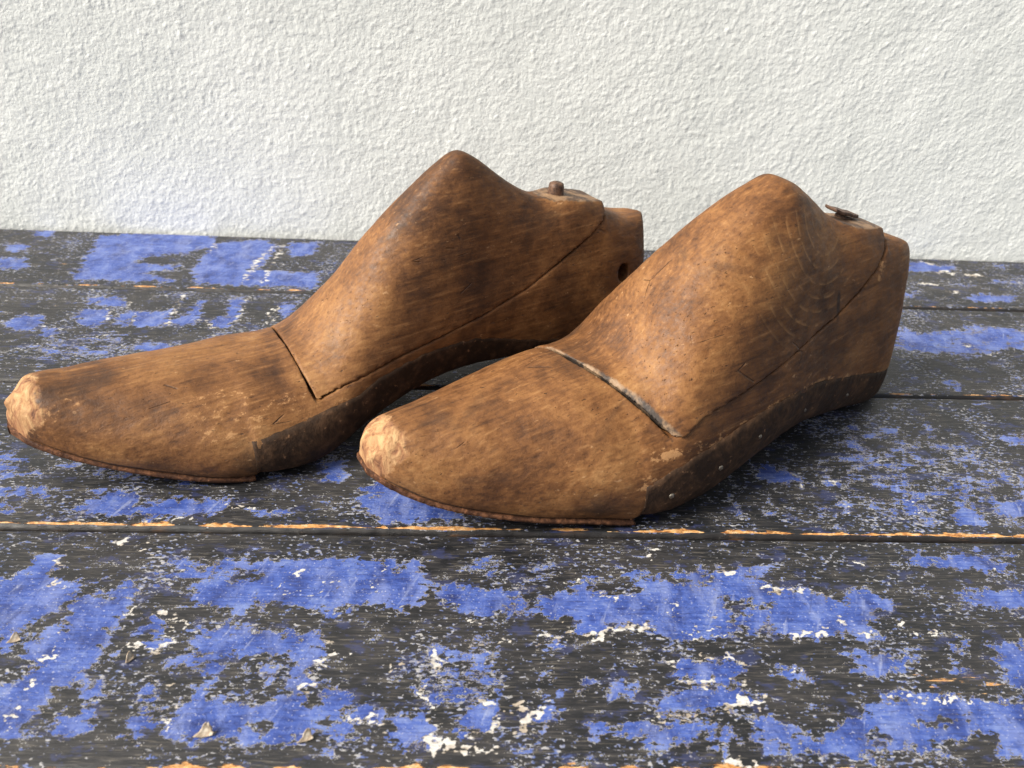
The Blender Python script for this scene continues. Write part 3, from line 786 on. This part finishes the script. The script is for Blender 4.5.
set_attr(me, 'paint', pf); set_attr(me, 'scrape', sc_); set_attr(me, 'bare', br)
set_attr(me, 'side', np.concatenate([p[2] for p in parts])); set_attr(me, 'edge', np.concatenate([p[3] for p in parts]))
TABLE_MAT = table_material()
table = bpy.data.objects.new('plank_table', None)
COL.objects.link(table)
table.location = (0, .26, -.045)
table['label'] = 'tabletop of worn blue painted wooden boards with peeling paint and bare orange edges'
table['category'] = 'table'
top = to_obj('board_top', me, TABLE_MAT, table)
top.matrix_parent_inverse = Matrix.Translation((0, -.26, .045))

# curled flakes of paint that stand up from the nearest board
FL = simple('flake_back', (.36, .28, .20), (.72, .63, .50), 500, .7)
for (x, y, s, a) in ((-.1336, .1691, .0036, .3), (-.0973, .1625, .0032, .9), (-.0692, .1375, .0046, .1), (-.0418, .1362, .0040, .3)):
    n = 9
    V = []
    for i in range(n):
        u = i / (n - 1)
        for j in range(n):
            v = j / (n - 1) - .5
            w = (1 - u) ** .8 * (1 + .5 * noise.noise(Vector((u * 4, x * 300, v * 2)))) + .12 * noise.noise(Vector((u * 9, x * 500, 4))) + .1
            bend = u * 1.5
            V.append((v * s * w + .25 * s * u, s * .55 * math.sin(bend) / 1.5 * 1.2, s * .75 * (1 - math.cos(bend)) + .0001 + s * .10 * (v * 2) ** 2))
    me = mesh_np('paint_flake', V, grid_faces(n, n))
    o = to_obj('paint_flake', me, FL, table)
    so_ = o.modifiers.new('t', 'SOLIDIFY'); so_.thickness = .00025
    o.matrix_parent_inverse = Matrix.Translation((0, -.26, .045))
    o.location = (x, y, .0001)
    o.rotation_euler = (0, 0, a)
    o['label'] = 'small pale curled flake of loose paint'

# ------------------------------------------------------------------ wall
def wall_line(x):
    return to_line(((-.3027, .5057), (.3743, .5013)), x)
xs = np.concatenate([np.linspace(-1.4, -.42, 12)[:-1], np.arange(-.42, .50, .00095), np.linspace(.50, 1.4, 12)])
zs = np.concatenate([np.linspace(-.5, -.012, 8)[:-1], np.arange(-.012, .235, .00095), np.linspace(.235, .8, 10)])
X, Z = np.meshgrid(xs, zs, indexing='ij')
H = np.zeros(X.shape)
for i in range(X.shape[0]):
    if not (-.425 < xs[i] < .505):
        continue
    x = xs[i]
    for j in range(X.shape[1]):
        z = zs[j]
        if z < -.013 or z > .236:
            continue
        a = noise.noise(Vector((x * 290, 2, z * 270)))
        b = noise.noise(Vector((x * 560 + 7, 5, z * 520)))
        q = noise.noise(Vector((x * 60, 9, z * 60)))
        v = .75 * a + .65 * b
        H[i, j] = .00024 * v + .00022 * b * a * 2 + .00025 * q
V = np.stack([X, wall_line(X) - H, Z], -1)
me = big_grid('stucco_wall', V)
wall = to_obj('stucco_wall', me, wall_material())
sol = wall.modifiers.new('t', 'SOLIDIFY'); sol.thickness = .12; sol.offset = -1
wall['label'] = 'rough white stucco wall behind the blue boards'
wall['category'] = 'wall'

# ------------------------------------------------------------------ the two lasts
A_FIT = dict(L=0.2792, T=[0.0325,0.039,0.0382,0.0373,0.0365,0.0383,0.0548,0.077,0.0929,0.1017,0.1058,0.1018,0.0937,0.0838,0.0788,0.0751,0.0705,0.0695], B=[0.0202,0.0118,0.0041,0.0002,0.0002,0.0105,0.0196,0.0177,0.0108,0.0016,0.0002], Wn=[0.0002,0.0091,0.018,0.0297,0.0418,0.044,0.0321,0.0255,0.0225,0.0227,0.0223,0.0166,0.0061], Wf=[0.0046,0.0126,0.0185,0.0259,0.0334,0.0359,0.0317,0.0276,0.0261,0.0273,0.0259,0.0189,0.0059], top=[1.0121,0.9513,0.8492,0.9007,0.9354])
B_FIT = dict(L=0.2544, T=[0.0349,0.0386,0.0406,0.0434,0.0477,0.0514,0.0734,0.0908,0.1019,0.1072,0.1105,0.1078,0.1014,0.0921,0.085,0.0807,0.0779,0.0736], B=[0.0223,0.0128,0.0064,0.003,0.0002,0.0002,0.0075,0.0091,0.0058,0.0015,0.0002], Wn=[0.0008,0.009,0.0168,0.0269,0.0381,0.0464,0.0463,0.041,0.0323,0.0261,0.0219,0.0148,0.003], Wf=[0.0081,0.0146,0.0194,0.0267,0.0348,0.0379,0.0347,0.0298,0.0272,0.0278,0.0261,0.019,0.0059], top=[1.0238,1.0577,0.9937,0.8776,0.8488])

A_FIT['B'][5:8] = [.0078, .0150, .0145]        # waist of the farther last, lowered in shape to deepen the shade beneath
A = dict(A_FIT, X=-.16835, Y=.24987, th=.47052, sole_end=.0768, sole_t=.0026, front=(.1085, -.02, -.20), kz=.0254, facet=.0036, open=.0020, gap=.0002, seam_dirt=.5, lip=.35, arc=[], flat=[(.200, .0962), (.2065, .0912), (.2137, .0870), (.2245, .0834), (.238, .0812), (.255, .0782), (.30, .070)], Tb=[.0836, .0808, .0796, .0786],
         seam=[(.1166, .0287), (.1427, .0337), (.1631, .0368), (.184, .0414), (.2056, .0481), (.2236, .057), (.24, .0659), (.2480, .0712), (.2508, .0750), (.2515, .084)],
         stains=[((.085, -.042, .010), (.035, .012, .013), .75), ((.050, -.034, .011), (.030, .010, .010), .55), ((.045, .0, .037), (.030, .014, .010), .38),
                 ((.225, -.018, .045), (.030, .02, .025), .45), ((.075, -.035, .012), (.02, .01, .007), .6), ((.19, -.015, .075), (.03, .02, .015), .33)],
         worn=[((.075, -.03, .025), (.03, .02, .010), .6), ((.02, -.012, .030), (.012, .02, .012), .4)])
B = dict(B_FIT, X=-.03564, Y=.22627, th=.44975, sole_end=.0868, sole_t=.0024, front=(.1053, -.2355, -.485), kz=.0350, facet=.0056, open=.0042, gap=.00005, seam_dirt=.12, lip=.66, arc=[((.170, -.025, .078), (.032, .03, .026), 1.)], flat=[(.188, .0975), (.1945, .0932), (.2000, .0904), (.2092, .0875), (.222, .0853), (.232, .0835), (.27, .077)], Tb=[.0882, .0858, .0845, .083],
         seam=[(.1119, .0404), (.1342, .0452), (.1647, .0517), (.1913, .0563), (.2063, .0625), (.2200, .0706), (.2252, .0766), (.2272, .080), (.2278, .086)],
         stains=[((.07, -.045, .012), (.03, .012, .012), .7), ((.060, -.018, .040), (.022, .014, .012), .42), ((.130, .0, .085), (.016, .012, .010), .5),
                 ((.115, -.02, .062), (.014, .014, .012), .5), ((.193, -.024, .062), (.0022, .012, .011), .95), ((.225, -.018, .045), (.03, .02, .03), .42), ((.13, -.045, .036), (.05, .012, .008), .5)],
         worn=[((.11, -.047, .031), (.035, .01, .004), .55), ((.088, -.047, .020), (.006, .01, .006), .7), ((.223, -.014, .068), (.006, .01, .012), .75), ((.0975, -.044, .030), (.012, .01, .004), .8)])
LEATHER = leather_material('sole_leather', (.060, .026, .014), (.26, .115, .055), 1.6)
DARKL = leather_material('waist_leather', (.034, .019, .011), (.110, .058, .030))
STEEL = simple('tarnished_steel', (.14, .11, .08), (.36, .32, .26), 900, .45, .6)
PEGM = simple('dark_peg', (.055, .030, .020), (.16, .085, .050), 500, .55)
FLATM = None

def build_last(P, seed, label, warm, ring, slack, proud, strip, strip_x, nails, hole=None):
    root = bpy.data.objects.new('shoe_last', None)
    COL.objects.link(root)
    root.location = (P['X'], P['Y'], 0); root.rotation_euler = (0, 0, P['th'])
    root['label'] = label; root['category'] = 'shoe last'; root['group'] = 'pair of old wooden shoe lasts on the boards'
    P['strip'] = strip
    wood = wood_material('last_wood_%d' % seed, seed * 1.37, ring, warm)
    cut = [('DIFFERENCE', wedge_mesh(P, 0, 0, True))]
    if hole:
        hx, hz, hr = hole
        c = lathe_mesh('hole', [(hr, -.05), (hr, .05)], 24)
        c.transform(Matrix.Translation((hx, 0, hz)) @ Matrix.Rotation(math.pi / 2, 4, 'X') @ Matrix.Diagonal((1, 1.25, 1, 1)))
        cut.append(('DIFFERENCE', c))
    me = carve(loft_mesh(P), cut, .00075, 2)
    finish_wood(me, P, seed)
    to_obj('last_body', me, wood, root)
    me = carve(loft_mesh(P, proud, True), [('INTERSECT', wedge_mesh(P, slack, P['gap'])), ('DIFFERENCE', flat_cutter(P))], .00075, 2)
    finish_wood(me, P, seed, .0028 if proud else 0)
    block = to_obj('instep_block', me, wood, root)
    sole = to_obj('toe_sole', toe_sole(P, seed), LEATHER, root)
    sole['label'] = 'thin ragged reddish brown leather sole under the toe'
    st = to_obj('waist_cover', side_strip(P, strip, strip_x[0], strip_x[1], .0006, seed, 'waist_cover'), DARKL, root)
    st['label'] = 'dark leather strip round the waist'
    for (x, z, r) in nails:
        nail(st, P, x, z, r, STEEL, .0006)
    return root, block

rootA, blockA = build_last(A, 3, 'farther brown wooden shoe last with upright peg in its top and hole in its heel', 1, (.30, -.02), .0003, None,
    [(.0768, .0185), (.0962, .0212), (.1072, .0228), (.121, .0245), (.131, .0280), (.154, .0318), (.1782, .0315), (.2162, .0215), (.26, .016)], (.0772, .262),
    [], (.2600, .0460, .0034))
rootB, blockB = build_last(B, 8, 'nearer brown wooden shoe last with broken flat peg and nail heads along its dark waist', .96, (.185, .098), .0009, .0010,
    [(.0872, .0200), (.0971, .0245), (.1095, .0280), (.12, .0300), (.1319, .0332), (.1452, .0355), (.1661, .0353), (.1829, .0327), (.2093, .0265), (.236, .0192), (.25, .017)], (.0872, .2445),
    [(.0977, .0142, .00115), (.1204, .0188, .0011), (.1409, .0250, .0009), (.1744, .0226, .0008), (.2099, .0164, .0008)])

# upright wooden peg in the flat top of the farther last
peg = to_obj('peg', lathe_mesh('peg', [(.0035, -.006), (.0034, 0), (.0031, .0050), (.0028, .0062), (.0018, .0067), (.0004, .0068)], 22, .06), PEGM, blockA)
peg.scale = (1.15, 1.15, 1.2)
peg.location = (.2300, .0000, .0798); peg.rotation_euler = (.0, .05, 0)
# broken, bent iron tab in the top of the nearer last
bm = bmesh.new()
T = [(-.0058, .0050), (-.003, .0040), (.001, .0034), (.005, .0024), (.0078, .0020)]
vs = []
for i, (x, z) in enumerate(T):
    w = (.0026, .0032, .0034, .0030, .0026)[i]
    vs.append([bm.verts.new((x, -w, z)), bm.verts.new((x, w, z + .0004)), bm.verts.new((x, w, z + .0014)), bm.verts.new((x, -w, z + .0011))])
for a_, b_ in zip(vs[:-1], vs[1:]):
    for j in range(4):
        bm.faces.new((a_[j], a_[(j + 1) % 4], b_[(j + 1) % 4], b_[j]))
bm.faces.new(vs[0][::-1]); bm.faces.new(vs[-1])
p0 = [bm.verts.new(v) for v in ((.0005, -.0022, -.004), (.005, -.002, -.004), (.005, .002, -.004), (.0005, .0022, -.004))]
p1 = [bm.verts.new(v) for v in ((.0005, -.0022, .0030), (.0056, -.002, .0020), (.0056, .002, .0022), (.0005, .0022, .0032))]
for j in range(4):
    bm.faces.new((p0[j], p0[(j + 1) % 4], p1[(j + 1) % 4], p1[j]))
bm.faces.new(p1); bm.faces.new(p0[::-1])
bmesh.ops.recalc_face_normals(bm, faces=bm.faces)
me = bpy.data.meshes.new('broken_peg'); bm.to_mesh(me); bm.free()
tab = to_obj('broken_peg', me, PEGM, blockB)
for p in me.polygons: p.use_smooth = False
bv = tab.modifiers.new('b', 'BEVEL'); bv.width = .0003; bv.segments = 2
tab.scale = (1.25, 1.2, 1.3)
tab.location = (.2110, .0030, .0843); tab.rotation_euler = (0, .08, .1)
tab['label'] = 'broken peg with a splintered flat head'
